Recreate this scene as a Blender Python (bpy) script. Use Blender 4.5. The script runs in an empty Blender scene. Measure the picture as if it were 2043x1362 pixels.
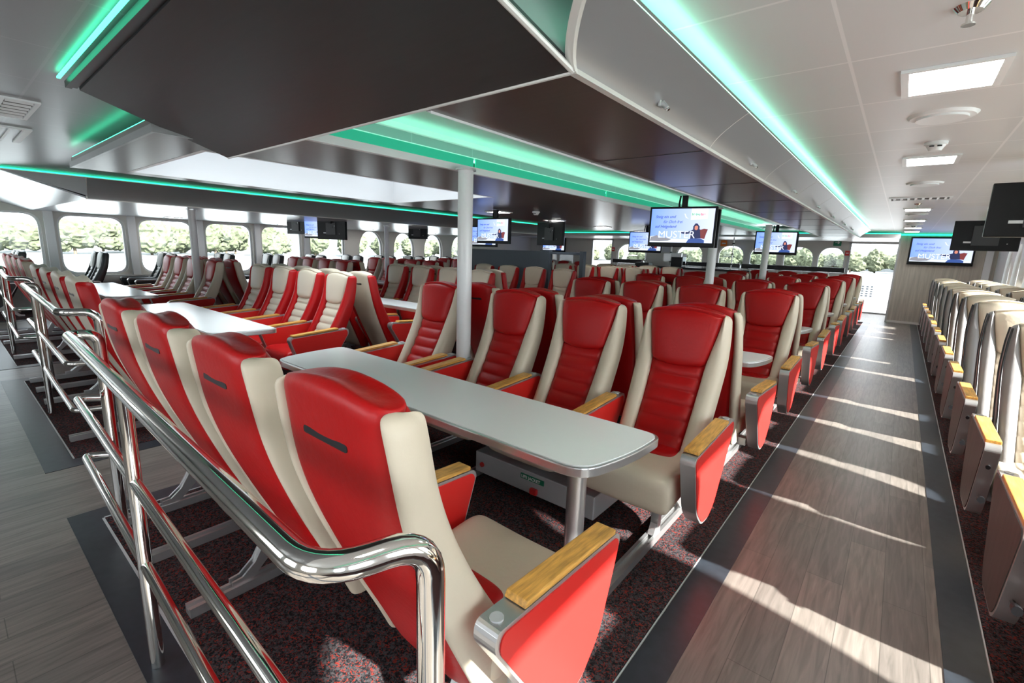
import bpy, bmesh, math, random
from mathutils import Vector, Matrix
random.seed(7)
sc = bpy.context.scene
COL = sc.collection

# ------------------------------------------------------------------ camera
FW = 2043
F_PX = 937.1
yaw, pit, rol = -0.68262, -0.19186, 0.033667
cam_d = bpy.data.cameras.new('camera')
cam = bpy.data.objects.new('camera', cam_d)
COL.objects.link(cam)
fw = Vector((math.sin(yaw) * math.cos(pit), math.cos(yaw) * math.cos(pit), math.sin(pit)))
rt = Vector((math.cos(yaw), -math.sin(yaw), 0))
up = rt.cross(fw)
r2 = math.cos(rol) * rt + math.sin(rol) * up
u2 = -math.sin(rol) * rt + math.cos(rol) * up
M = Matrix.Identity(4)
for i in range(3):
    M[i][0], M[i][1], M[i][2] = r2[i], u2[i], -fw[i]
M.translation = Vector((0, 0, 1.48))
cam.matrix_world = M
cam_d.sensor_width = 36
cam_d.lens = F_PX / FW * 36
cam_d.clip_start = 0.02
cam_d.clip_end = 2000
sc.camera = cam

# ------------------------------------------------------------------ world, sun, exposure
w = bpy.data.worlds.new('sky_world')
sc.world = w
w.use_nodes = True
wn = w.node_tree.nodes
bg = wn['Background']
bg.inputs['Color'].default_value = (0.86, 0.93, 1.0, 1)
bg.inputs['Strength'].default_value = 4.4
sun_d = bpy.data.lights.new('sun', 'SUN')
sun_d.energy = 22.0
sun_d.angle = math.radians(1.2)
sun_d.color = (1.0, 0.96, 0.91)
sun = bpy.data.objects.new('sun', sun_d)
COL.objects.link(sun)
SUN_DIR = Vector((-1.0, 0.09, -0.575)).normalized()
sun.rotation_euler = SUN_DIR.to_track_quat('-Z', 'Y').to_euler()
sun.location = (20, -5, 15)
vs = sc.view_settings
vs.view_transform = 'Standard'
vs.look = 'None'
vs.exposure = 0.68
vs.gamma = 1.0
vs.use_curve_mapping = False
sc.cycles.use_denoising = True
sc.cycles.max_bounces = 10
sc.cycles.diffuse_bounces = 5
sc.cycles.transparent_max_bounces = 16
sc.cycles.sample_clamp_indirect = 8
sc.cycles.caustics_reflective = False
sc.cycles.caustics_refractive = False

# ------------------------------------------------------------------ materials
def mat(name, col, rough=0.5, metal=0.0, spec=0.5, emit=None, estr=0.0, noise=None, bump=None, coat=0.0):
    m = bpy.data.materials.new(name)
    m.use_nodes = True
    nt = m.node_tree
    b = nt.nodes['Principled BSDF']
    b.inputs['Base Color'].default_value = (*col, 1)
    b.inputs['Roughness'].default_value = rough
    b.inputs['Metallic'].default_value = metal
    b.inputs['Specular IOR Level'].default_value = spec
    b.inputs['Coat Weight'].default_value = coat
    if emit:
        b.inputs['Emission Color'].default_value = (*emit, 1)
        b.inputs['Emission Strength'].default_value = estr
    tc = nt.nodes.new('ShaderNodeTexCoord')
    if noise:
        sc_, amt, stretch = noise
        mp = nt.nodes.new('ShaderNodeMapping')
        mp.inputs['Scale'].default_value = stretch
        nz = nt.nodes.new('ShaderNodeTexNoise')
        nz.inputs['Scale'].default_value = sc_
        nz.inputs['Detail'].default_value = 4
        mr = nt.nodes.new('ShaderNodeMapRange')
        mr.inputs['From Min'].default_value = 0.3
        mr.inputs['From Max'].default_value = 0.7
        mr.inputs['To Min'].default_value = 1 - amt
        mr.inputs['To Max'].default_value = 1 + amt
        mx = nt.nodes.new('ShaderNodeMix')
        mx.data_type = 'RGBA'
        mx.blend_type = 'MULTIPLY'
        mx.inputs[0].default_value = 1
        mx.inputs[6].default_value = (*col, 1)
        nt.links.new(tc.outputs['Object'], mp.inputs[0])
        nt.links.new(mp.outputs[0], nz.inputs['Vector'])
        nt.links.new(nz.outputs[0], mr.inputs[0])
        nt.links.new(mr.outputs[0], mx.inputs[7])
        nt.links.new(mx.outputs[2], b.inputs['Base Color'])
    if bump:
        s, st = bump
        nb = nt.nodes.new('ShaderNodeTexNoise')
        nb.inputs['Scale'].default_value = s
        nb.inputs['Detail'].default_value = 5
        bp_ = nt.nodes.new('ShaderNodeBump')
        bp_.inputs['Strength'].default_value = st
        bp_.inputs['Distance'].default_value = 0.01
        nt.links.new(tc.outputs['Object'], nb.inputs['Vector'])
        nt.links.new(nb.outputs[0], bp_.inputs['Height'])
        nt.links.new(bp_.outputs[0], b.inputs['Normal'])
    return m

M_ = {}
M_['red'] = mat('red_leather', (0.41, 0.004, 0.005), 0.40, spec=0.32, bump=(45, 0.12))
M_['redpanel'] = mat('red_laminate', (0.66, 0.022, 0.018), 0.4, spec=0.35)
M_['cream'] = mat('cream_leather', (0.62, 0.54, 0.42), 0.42, spec=0.35, bump=(30, 0.18))
M_['black'] = mat('black_leather', (0.018, 0.019, 0.022), 0.35, bump=(30, 0.2))
M_['silver'] = mat('silver_leather', (0.24, 0.23, 0.23), 0.48, bump=(14, 0.4))
M_['offwhite'] = mat('pale_grey_leather', (0.62, 0.61, 0.58), 0.42, bump=(30, 0.15))
M_['alu'] = mat('satin_aluminium', (0.62, 0.62, 0.62), 0.32, metal=0.85)
M_['alupaint'] = mat('silver_paint', (0.52, 0.53, 0.54), 0.4, metal=0.3)
M_['chrome'] = mat('chrome', (0.78, 0.77, 0.74), 0.08, metal=1.0)
M_['oak'] = mat('oak_wood', (0.62, 0.32, 0.07), 0.4, noise=(9, 0.35, (12, 1, 12)))
M_['walnut'] = mat('grey_walnut', (0.045, 0.038, 0.033), 0.5, noise=(5, 0.35, (6, 6, 0.8)))
M_['slot'] = mat('black_plastic', (0.012, 0.012, 0.014), 0.4)
M_['tabletop'] = mat('table_laminate', (0.90, 0.91, 0.89), 0.24)
M_['white'] = mat('white_paint', (0.80, 0.81, 0.82), 0.35)
M_['gloss'] = mat('glossy_white_panel', (0.58, 0.61, 0.64), 0.24)
M_['whitewall'] = mat('pale_wall_panel', (0.66, 0.64, 0.60), 0.45)
M_['woodwall'] = mat('pale_wood_wall', (0.50, 0.46, 0.40), 0.5, noise=(3, 0.18, (8, 8, 0.5)))
M_['poleW'] = mat('white_pole_paint', (0.72, 0.72, 0.72), 0.3)
M_['brown'] = mat('dark_brown_ceiling', (0.060, 0.047, 0.040), 0.28, noise=(5, 0.12, (0.6, 9, 1)))
M_['blackpanel'] = mat('black_ceiling_panel', (0.022, 0.023, 0.025), 0.42, noise=(6, 0.1, (1, 10, 1)))
M_['fascia'] = mat('silver_fascia', (0.36, 0.37, 0.39), 0.3, metal=0.5)
M_['fasciaD'] = mat('grey_fascia', (0.24, 0.25, 0.255), 0.32, metal=0.3)
M_['trim'] = mat('pale_trim', (0.70, 0.69, 0.66), 0.35, metal=0.2)
M_['grey'] = mat('slate_grey_panel', (0.075, 0.095, 0.115), 0.5)
M_['tv'] = mat('tv_plastic', (0.004, 0.004, 0.0045), 0.35, spec=0.2)
M_['led'] = mat('green_led', (0.05, 0.6, 0.35), 0.5, emit=(0.06, 1.0, 0.52), estr=3.2)
M_['ledB'] = mat('bright_mint_led', (0.05, 0.6, 0.35), 0.5, emit=(0.28, 1.0, 0.68), estr=11)
M_['ledC'] = mat('cove_mint_led', (0.05, 0.6, 0.35), 0.5, emit=(0.26, 1.0, 0.66), estr=6)
M_['ledL'] = mat('thin_green_led', (0.02, 0.3, 0.2), 0.5, emit=(0.02, 0.80, 0.42), estr=2.0)
M_['ledband'] = mat('green_led_diffuser', (0.02, 0.35, 0.22), 0.4, emit=(0.010, 0.28, 0.16), estr=0.55)
M_['lamp'] = mat('lamp_diffuser', (0.9, 0.9, 0.9), 0.5, emit=(1, 0.97, 0.93), estr=18)
M_['green'] = mat('green_sign', (0.01, 0.20, 0.10), 0.5)
M_['redsign'] = mat('red_sign', (0.55, 0.02, 0.02), 0.5)
M_['orange'] = mat('orange_sign', (0.85, 0.22, 0.02), 0.5)
M_['signwhite'] = mat('sign_white', (0.85, 0.85, 0.85), 0.5)
M_['border'] = mat('slate_floor_border', (0.021, 0.026, 0.034), 0.38, noise=(20, 0.2, (1, 1, 1)))
M_['trunk'] = mat('bark', (0.12, 0.09, 0.06), 0.8)

def ceiling_mat(name, col, rough):
    m = mat(name, col, rough, spec=0.5)
    nt = m.node_tree
    b = nt.nodes['Principled BSDF']
    g = nt.nodes.new('ShaderNodeNewGeometry')
    mp = nt.nodes.new('ShaderNodeMapping')
    mp.inputs['Location'].default_value = (0.262 * 1 + 0.0, -1.02, 0)
    br = nt.nodes.new('ShaderNodeTexBrick')
    br.offset = 0.0
    br.inputs['Scale'].default_value = 1.0
    br.inputs['Brick Width'].default_value = 0.615
    br.inputs['Row Height'].default_value = 0.61
    br.inputs['Mortar Size'].default_value = 0.006
    br.inputs['Mortar Smooth'].default_value = 0.1
    br.inputs['Color1'].default_value = (*col, 1)
    br.inputs['Color2'].default_value = (col[0] * .97, col[1] * .97, col[2] * .97, 1)
    br.inputs['Mortar'].default_value = (min(1, col[0] * 1.22), min(1, col[1] * 1.2), min(1, col[2] * 1.2), 1)
    nt.links.new(g.outputs['Position'], mp.inputs[0])
    nt.links.new(mp.outputs[0], br.inputs['Vector'])
    nt.links.new(br.outputs['Color'], b.inputs['Base Color'])
    return m
M_['ceilDim'] = ceiling_mat('dimmed_ceiling_panels', (0.235, 0.24, 0.255), 0.3)  # left copy of the ceiling panels, weaker light there put into the colour
M_['ceil'] = ceiling_mat('ceiling_panels', (0.66, 0.66, 0.665), 0.33)

def wood_floor():
    m = mat('washed_oak_planks', (0.3, 0.27, 0.24), 0.36)
    nt = m.node_tree
    b = nt.nodes['Principled BSDF']
    g = nt.nodes.new('ShaderNodeNewGeometry')
    mp = nt.nodes.new('ShaderNodeMapping')
    mp.inputs['Rotation'].default_value = (0, 0, math.pi / 2)
    br = nt.nodes.new('ShaderNodeTexBrick')
    br.offset = 0.37
    br.inputs['Scale'].default_value = 1
    br.inputs['Brick Width'].default_value = 1.25
    br.inputs['Row Height'].default_value = 0.148
    br.inputs['Mortar Size'].default_value = 0.0016
    br.inputs['Color1'].default_value = (0.190, 0.165, 0.143, 1)
    br.inputs['Color2'].default_value = (0.142, 0.125, 0.111, 1)
    br.inputs['Mortar'].default_value = (0.09, 0.08, 0.07, 1)
    nt.links.new(g.outputs['Position'], mp.inputs[0])
    nt.links.new(mp.outputs[0], br.inputs['Vector'])
    mp2 = nt.nodes.new('ShaderNodeMapping')
    mp2.inputs['Scale'].default_value = (14, 1.1, 1)
    nz = nt.nodes.new('ShaderNodeTexNoise')
    nz.inputs['Scale'].default_value = 3.2
    nz.inputs['Detail'].default_value = 7
    nz.inputs['Distortion'].default_value = 0.9
    nt.links.new(g.outputs['Position'], mp2.inputs[0])
    nt.links.new(mp2.outputs[0], nz.inputs['Vector'])
    mr = nt.nodes.new('ShaderNodeMapRange')
    mr.inputs['From Min'].default_value = 0.3
    mr.inputs['From Max'].default_value = 0.72
    mr.inputs['To Min'].default_value = 0.68
    mr.inputs['To Max'].default_value = 1.28
    nt.links.new(nz.outputs[0], mr.inputs[0])
    mx = nt.nodes.new('ShaderNodeMix')
    mx.data_type = 'RGBA'
    mx.blend_type = 'MULTIPLY'
    mx.inputs[0].default_value = 1
    nt.links.new(br.outputs['Color'], mx.inputs[6])
    nt.links.new(mr.outputs[0], mx.inputs[7])
    nt.links.new(mx.outputs[2], b.inputs['Base Color'])
    return m
M_['wood'] = wood_floor()

def carpet():
    m = mat('dark_flecked_carpet', (0.03, 0.025, 0.027), 0.95, spec=0.1)
    nt = m.node_tree
    b = nt.nodes['Principled BSDF']
    g = nt.nodes.new('ShaderNodeNewGeometry')
    def nz(scale, dist, det=3):
        n = nt.nodes.new('ShaderNodeTexNoise')
        n.inputs['Scale'].default_value = scale
        n.inputs['Detail'].default_value = det
        n.inputs['Distortion'].default_value = dist
        nt.links.new(g.outputs['Position'], n.inputs['Vector'])
        return n
    n1 = nz(52, 2.6)
    r1 = nt.nodes.new('ShaderNodeValToRGB')
    r1.color_ramp.elements[0].position = 0.56
    r1.color_ramp.elements[0].color = (0, 0, 0, 1)
    r1.color_ramp.elements[1].position = 0.63
    r1.color_ramp.elements[1].color = (1, 1, 1, 1)
    nt.links.new(n1.outputs[0], r1.inputs[0])
    n2 = nz(85, 1.0)
    r2_ = nt.nodes.new('ShaderNodeValToRGB')
    r2_.color_ramp.elements[0].position = 0.42
    r2_.color_ramp.elements[0].color = (0.010, 0.0095, 0.011, 1)
    r2_.color_ramp.elements[1].position = 0.62
    r2_.color_ramp.elements[1].color = (0.060, 0.055, 0.058, 1)
    nt.links.new(n2.outputs[0], r2_.inputs[0])
    mx = nt.nodes.new('ShaderNodeMix')
    mx.data_type = 'RGBA'
    nt.links.new(r1.outputs[0], mx.inputs[0])
    nt.links.new(r2_.outputs[0], mx.inputs[6])
    mx.inputs[7].default_value = (0.21, 0.026, 0.018, 1)
    nt.links.new(mx.outputs[2], b.inputs['Base Color'])
    bp_ = nt.nodes.new('ShaderNodeBump')
    bp_.inputs['Strength'].default_value = 0.5
    bp_.inputs['Distance'].default_value = 0.006
    nt.links.new(n2.outputs[0], bp_.inputs['Height'])
    nt.links.new(bp_.outputs[0], b.inputs['Normal'])
    return m
M_['carpet'] = carpet()

def glass_mat():
    m = bpy.data.materials.new('window_glass')
    m.use_nodes = True
    nt = m.node_tree
    nt.nodes.clear()
    out = nt.nodes.new('ShaderNodeOutputMaterial')
    tr = nt.nodes.new('ShaderNodeBsdfTransparent')
    tr.inputs[0].default_value = (0.95, 0.97, 0.97, 1)
    gl = nt.nodes.new('ShaderNodeBsdfGlossy')
    gl.inputs['Roughness'].default_value = 0.02
    fr = nt.nodes.new('ShaderNodeFresnel')
    fr.inputs[0].default_value = 1.3
    mx = nt.nodes.new('ShaderNodeMixShader')
    nt.links.new(fr.outputs[0], mx.inputs[0])
    nt.links.new(tr.outputs[0], mx.inputs[1])
    nt.links.new(gl.outputs[0], mx.inputs[2])
    nt.links.new(mx.outputs[0], out.inputs[0])
    return m
M_['glass'] = glass_mat()

def foliage(name, c1, c2):
    m = mat(name, c1, 0.8, spec=0.15)
    nt = m.node_tree
    b = nt.nodes['Principled BSDF']
    g = nt.nodes.new('ShaderNodeNewGeometry')
    n = nt.nodes.new('ShaderNodeTexNoise')
    n.inputs['Scale'].default_value = 1.3
    n.inputs['Detail'].default_value = 8
    n.inputs['Roughness'].default_value = 0.75
    nt.links.new(g.outputs['Position'], n.inputs['Vector'])
    r = nt.nodes.new('ShaderNodeValToRGB')
    r.color_ramp.elements[0].position = 0.35
    r.color_ramp.elements[0].color = (*c1, 1)
    r.color_ramp.elements[1].position = 0.65
    r.color_ramp.elements[1].color = (*c2, 1)
    nt.links.new(n.outputs[0], r.inputs[0])
    nt.links.new(r.outputs[0], b.inputs['Base Color'])
    return m
M_['leafA'] = foliage('mangrove_leaves', (0.060, 0.070, 0.045), (0.115, 0.13, 0.080))
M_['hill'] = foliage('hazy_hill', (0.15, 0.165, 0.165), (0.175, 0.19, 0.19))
M_['water'] = mat('harbour_water', (0.42, 0.44, 0.44), 0.18, bump=(0.8, 0.6))

# ------------------------------------------------------------------ mesh helpers
def mesh_from(bm, m, smooth=False, sub=0, name='m'):
    bmesh.ops.recalc_face_normals(bm, faces=bm.faces)
    me = bpy.data.meshes.new(name)
    bm.to_mesh(me)
    bm.free()
    if sub:
        o = bpy.data.objects.new('tmp', me)
        COL.objects.link(o)
        md = o.modifiers.new('s', 'SUBSURF')
        md.levels = sub
        md.render_levels = sub
        dg = bpy.context.evaluated_depsgraph_get()
        me2 = bpy.data.meshes.new_from_object(o.evaluated_get(dg))
        bpy.data.objects.remove(o)
        bpy.data.meshes.remove(me)
        me = me2
    if smooth:
        for p in me.polygons:
            p.use_smooth = True
    me.materials.clear()
    for x in (m if isinstance(m, (list, tuple)) else [m]):
        me.materials.append(M_[x])
    return me

def obj(name, me, parent=None, loc=None):
    o = bpy.data.objects.new(name, me)
    COL.objects.link(o)
    if parent is not None:
        o.parent = parent
    if loc is not None:
        o.location = loc
    return o

def tag(o, label, cat, group=None):
    o['label'] = label
    o['category'] = cat
    if group:
        o['group'] = group
    return o

def thing(name, loc, label, cat, group=None, rz=0):
    o = bpy.data.objects.new(name, None)
    COL.objects.link(o)
    o.location = loc
    o.rotation_euler = (0, 0, rz)
    o.empty_display_size = 0.05
    return tag(o, label, cat, group)

def struct(name, me, parent=None):
    o = obj(name, me, parent)
    if parent is None:
        o['kind'] = 'structure'
    return o

def dup(src, parent=None):
    c = src.copy()
    COL.objects.link(c)
    if parent is not None:
        c.parent = parent
    for ch in list(src.children):
        dup(ch, c)
    return c

def box_bm(bm, a, b, bev=0.0):
    a, b = Vector(a), Vector(b)
    c = (a + b) / 2
    s = b - a
    t = bmesh.new()
    bmesh.ops.create_cube(t, size=1)
    for v in t.verts:
        v.co = Vector((v.co.x * s.x, v.co.y * s.y, v.co.z * s.z)) + c
    if bev:
        bmesh.ops.bevel(t, geom=t.edges[:], offset=bev, segments=2, profile=0.6, affect='EDGES')
    tmp = bpy.data.meshes.new('t')
    t.to_mesh(tmp)
    t.free()
    bm.from_mesh(tmp)
    bpy.data.meshes.remove(tmp)

def box(a, b, m, bev=0.0, smooth=False):
    bm = bmesh.new()
    box_bm(bm, a, b, bev)
    return mesh_from(bm, m, smooth)

def boxes(lst, m, bev=0.0):
    bm = bmesh.new()
    for a, b in lst:
        box_bm(bm, a, b, bev)
    return mesh_from(bm, m)

def cyl_bm(bm, p, q, r, seg=20, r2=None):
    p, q = Vector(p), Vector(q)
    d = (q - p)
    L = d.length
    rot = d.to_track_quat('Z', 'Y').to_matrix().to_4x4()
    bmesh.ops.create_cone(bm, cap_ends=True, segments=seg, radius1=r, radius2=r if r2 is None else r2, depth=L,
                          matrix=Matrix.Translation((p + q) / 2) @ rot)

def cyl(p, q, r, m, seg=20, r2=None):
    bm = bmesh.new()
    cyl_bm(bm, p, q, r, seg, r2)
    me = mesh_from(bm, m)
    shade_auto(me)
    return me

def shade_auto(me, ang=40):
    for p in me.polygons:
        p.use_smooth = True
    bm = bmesh.new()
    bm.from_mesh(me)
    for e in bm.edges:
        if len(e.link_faces) == 2 and e.calc_face_angle(0) > math.radians(ang):
            e.smooth = False
    bm.to_mesh(me)
    bm.free()

def tube_bm(bm, pts, r, seg=14, caps=True):
    pts = [Vector(p) for p in pts]
    n = len(pts)
    tang = []
    for i in range(n):
        a = pts[max(i - 1, 0)]
        b = pts[min(i + 1, n - 1)]
        tang.append((b - a).normalized())
    up_ = Vector((0, 0, 1)) if abs(tang[0].z) < 0.9 else Vector((1, 0, 0))
    x = tang[0].cross(up_).normalized()
    rings = []
    for i in range(n):
        t = tang[i]
        x = (x - t * x.dot(t)).normalized()
        y = t.cross(x)
        rings.append([bm.verts.new(pts[i] + r * (math.cos(2 * math.pi * k / seg) * x + math.sin(2 * math.pi * k / seg) * y)) for k in range(seg)])
    for i in range(n - 1):
        for k in range(seg):
            bm.faces.new((rings[i][k], rings[i][(k + 1) % seg], rings[i + 1][(k + 1) % seg], rings[i + 1][k]))
    if caps:
        bm.faces.new(rings[0][::-1])
        bm.faces.new(rings[-1])

def fillet(pts, rad, n=7):
    pts = [Vector(p) for p in pts]
    out = [pts[0]]
    for i in range(1, len(pts) - 1):
        a, b, c = pts[i - 1], pts[i], pts[i + 1]
        u = (a - b)
        v = (c - b)
        rr = min(rad, u.length * .49, v.length * .49)
        p0 = b + u.normalized() * rr
        p1 = b + v.normalized() * rr
        for k in range(n + 1):
            t = k / n
            out.append((1 - t) ** 2 * p0 + 2 * t * (1 - t) * b + t * t * p1)
    out.append(pts[-1])
    return out

def tube(pts, r, m, rad=0.0, seg=14):
    if rad:
        pts = fillet(pts, rad)
    bm = bmesh.new()
    tube_bm(bm, pts, r, seg)
    me = mesh_from(bm, m)
    shade_auto(me, 50)
    return me

def loft_bm(bm, rings, closed=True):
    R = [[bm.verts.new(p) for p in r] for r in rings]
    n = len(R[0])
    for i in range(len(R) - 1):
        for k in range(n if closed else n - 1):
            bm.faces.new((R[i][k], R[i][(k + 1) % n], R[i + 1][(k + 1) % n], R[i + 1][k]))
    if closed:
        bm.faces.new(R[0][::-1])
        bm.faces.new(R[-1])

def prism_bm(bm, poly, axis, a, b):
    """poly of 2-D points extruded along axis 'x','y','z' from a to b"""
    def P(p, t):
        if axis == 'x':
            return (t, p[0], p[1])
        if axis == 'y':
            return (p[0], t, p[1])
        return (p[0], p[1], t)
    va = [bm.verts.new(P(p, a)) for p in poly]
    vb = [bm.verts.new(P(p, b)) for p in poly]
    n = len(poly)
    bm.faces.new(va)
    bm.faces.new(vb[::-1])
    for k in range(n):
        bm.faces.new((va[k], va[(k + 1) % n], vb[(k + 1) % n], vb[k]))

def prism(poly, axis, a, b, m, bev=0.0, seg=2):
    bm = bmesh.new()
    prism_bm(bm, poly, axis, a, b)
    if bev:
        bmesh.ops.recalc_face_normals(bm, faces=bm.faces)
        bmesh.ops.bevel(bm, geom=bm.edges[:], offset=bev, segments=seg, profile=0.6, affect='EDGES', clamp_overlap=True)
    return mesh_from(bm, m)

def round_poly(poly, r, n=5):
    out = []
    N = len(poly)
    for i in range(N):
        rr = r[i] if isinstance(r, (list, tuple)) else r
        a, b, c = Vector(poly[i - 1]), Vector(poly[i]), Vector(poly[(i + 1) % N])
        u, v = a - b, c - b
        q = min(rr, u.length * .48, v.length * .48)
        if q < 1e-4:
            out.append(tuple(b))
            continue
        p0, p1 = b + u.normalized() * q, b + v.normalized() * q
        for k in range(n + 1):
            t = k / n
            out.append(tuple((1 - t) ** 2 * p0 + 2 * t * (1 - t) * b + t * t * p1))
    return out

def wall_mesh(outer, holes, plane, t0, t1, m):
    """wall with holes. plane 'x' -> (y,z) polygon extruded in x; 'y' -> (x,z); 'z' -> (x,y)"""
    bm = bmesh.new()
    def P(p, t):
        return {'x': (t, p[0], p[1]), 'y': (p[0], t, p[1]), 'z': (p[0], p[1], t)}[plane]
    edges = []
    for loop in [outer] + holes:
        vs_ = [bm.verts.new(P(p, t0)) for p in loop]
        for k in range(len(vs_)):
            edges.append(bm.edges.new((vs_[k], vs_[(k + 1) % len(vs_)])))
    bmesh.ops.triangle_fill(bm, use_beauty=True, use_dissolve=False, edges=edges)
    ext = bmesh.ops.extrude_face_region(bm, geom=bm.faces[:])
    d = Vector(P((0, 0), t1)) - Vector(P((0, 0), t0))
    bmesh.ops.translate(bm, verts=[g for g in ext['geom'] if isinstance(g, bmesh.types.BMVert)], vec=d)
    return mesh_from(bm, m)

def ngon_prism_ring(outer, inner, plane, t0, t1, m):
    return wall_mesh(outer, [inner], plane, t0, t1, m)

def text_mesh(s, size, m, bold=0.0, shear=0.0, align='LEFT'):
    cu = bpy.data.curves.new('txt', 'FONT')
    cu.body = s
    cu.size = size
    cu.extrude = 0.0004
    cu.offset = bold
    cu.shear = shear
    cu.align_x = align
    o = bpy.data.objects.new('tmp_txt', cu)
    COL.objects.link(o)
    dg = bpy.context.evaluated_depsgraph_get()
    me = bpy.data.meshes.new_from_object(o.evaluated_get(dg))
    bpy.data.objects.remove(o)
    bpy.data.curves.remove(cu)
    me.materials.clear()
    me.materials.append(M_[m])
    return me

def rect(x0, y0, x1, y1):
    return [(x0, y0), (x1, y0), (x1, y1), (x0, y1)]

# ------------------------------------------------------------------ the setting
XL, XR, Y0, Y1 = -13.15, 1.62, -2.2, 17.3
ZC = 2.2
struct('floor', box((XL - .1, Y0, -0.08), (XR + .1, Y1 + 2.6, 0.0), 'wood'))

# carpets with slate borders and pale edging strips
def carpet_zone(n, x0, x1, y0, y1, sides):
    o = struct('floor_carpet', box((x0, y0, -0.01), (x1, y1, 0.004), 'carpet'))
    for (a, b) in sides:
        struct('floor_border', box((a[0], a[1], -0.01), (b[0], b[1], 0.003), 'border'))
Yf = 14.6
carpet_zone(1, -3.10, -0.575, 0.41, Yf, [((-0.565, -2.0), (-0.43, Yf)), ((-3.24, 0.28), (-0.565, 0.40)), ((-3.24, 0.40), (-3.11, Yf))])
carpet_zone(2, -6.75, -4.13, 0.44, Yf, [((-6.90, 0.28), (-3.98, 0.43)), ((-6.90, 0.43), (-6.76, Yf)), ((-4.12, 0.43), (-3.98, Yf))])
carpet_zone(3, -10.60, -7.62, 0.46, Yf, [((-10.75, 0.30), (-7.48, 0.45)), ((-7.61, 0.45), (-7.48, Yf)), ((-10.75, 0.45), (-10.61, Yf))])
carpet_zone(4, 0.475, XR - .01, -2.0, 15.2, [((0.335, -2.0), (0.465, 15.2))])
carpet_zone(5, XL + .01, -11.75, -2.0, Yf, [((-11.74, -2.0), (-11.6, Yf))])
n = 1
for (a, b) in [((-0.572, 0.3, 0), (-0.567, Yf, 0.005)), ((0.467, -2, 0), (0.472, 15.2, 0.005)), ((-3.11, 0.41, 0), (-3.10, Yf, 0.006)),
               ((-6.75, 0.432, 0), (-4.13, 0.44, 0.006)), ((-3.10, 0.40, 0), (-0.575, 0.41, 0.006))]:
    struct('trim_%d' % n, box(a, b, 'alupaint'))
    n += 1

# main ceiling with the skylight opening
SKX0, SKX1, SKY0, SKY1 = -5.42, -3.62, 1.20, 4.05
struct('ceiling', box((-0.80, Y0, ZC), (XR + .1, Y1 + .1, ZC + .06), 'ceil'))
struct('ceiling_left', wall_mesh(rect(XL - .1, Y0, -0.80, Y1 + .1), [rect(SKX0, SKY0, SKX1, SKY1), rect(-2.79, 1.31, -1.95, 12.99)], 'z', ZC, ZC + 0.06, 'ceilDim'))
# skylight shaft
ZS = 2.05
ZT = 2.62
sh = []
T = .03
sh += [((SKX0, SKY0, ZS - .002), (SKX0 + T, SKY1, ZT)), ((SKX1 - T, SKY0, ZS - .002), (SKX1, SKY1, ZT)),
       ((SKX0 + T, SKY0, ZS - .002), (SKX1 - T, SKY0 + T, ZT)), ((SKX0 + T, SKY1 - T, ZS - .002), (SKX1 - T, SKY1, ZT))]
struct('wall_skylight_shaft', boxes(sh, 'white'))
o = struct('window_1', boxes([((SKX0, SKY0, ZT), (SKX0 + .05, SKY1, ZT + .04)), ((SKX1 - .05, SKY0, ZT), (SKX1, SKY1, ZT + .04)),
                              ((SKX0 + .05, SKY0, ZT), (SKX1 - .05, SKY0 + .05, ZT + .04)), ((SKX0 + .05, SKY1 - .05, ZT), (SKX1 - .05, SKY1, ZT + .04))], 'white'))
obj('pane', box((SKX0 + .05, SKY0 + .05, ZT + .015), (SKX1 - .05, SKY1 - .05, ZT + .025), 'glass'), o)

# lowered slab round the skylight (brown underside), cut back at its near right corner
slab_out = [(-5.62, 0.86), (-3.28, 0.86), (-3.28, 1.35), (-2.69, 1.35), (-2.69, 13.0), (-5.62, 13.0)]
struct('ceiling_lowered_slab', wall_mesh(slab_out, [rect(SKX0, SKY0, SKX1, SKY1)], 'z', ZS, ZS + .08, 'brown'))
# edge trims of the slab
struct('trim_6', boxes([((-5.62, 0.845, ZS - .002), (-3.265, 0.862, ZS + .04)), ((-3.282, 0.862, ZS - .002), (-3.265, 1.35, ZS + .04))], 'fasciaD'))
# white lip and green diffuser of the central cove
struct('trim_7', box((-2.692, 1.30, ZS - .003), (-2.655, 13.0, ZS + .045), 'white'))
cove = thing('cove_light', (-2.67, 7, ZS + .045), 'green glowing diffuser strip along the white lip of the central ceiling cove', 'light strip')
yy = [1.30, 2.75, 4.85, 6.95, 9.05, 11.15, 13.0]
for a, b in zip(yy[:-1], yy[1:]):
    obj('diffuser', box((-0.008, a - 7 + .012, 0.0), (0.004, b - 7 - .012, 0.065), 'ledband'), cove)
obj('light_tube', box((-0.050, 1.30 - 7, 0.048), (-0.016, 13.0 - 7, 0.056), 'ledC'), cove)
# curved white cove ceiling
bm = bmesh.new()
prof = []
for k in range(15):
    t = k / 14
    x = -2.80 + (1.30) * t
    z = 2.31 - 0.32 * t ** 1.7
    prof.append((x, z))
poly = prof + [(prof[-1][0], 2.02), (-1.9, 2.27), (-2.4, 2.34), (-2.83, 2.34), (-2.83, 2.10), (-2.80, 2.10)]
prism_bm(bm, poly, 'y', 1.30, 13.0)
me = mesh_from(bm, 'white')
shade_auto(me, 30)
struct('ceiling_cove', me)
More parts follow.
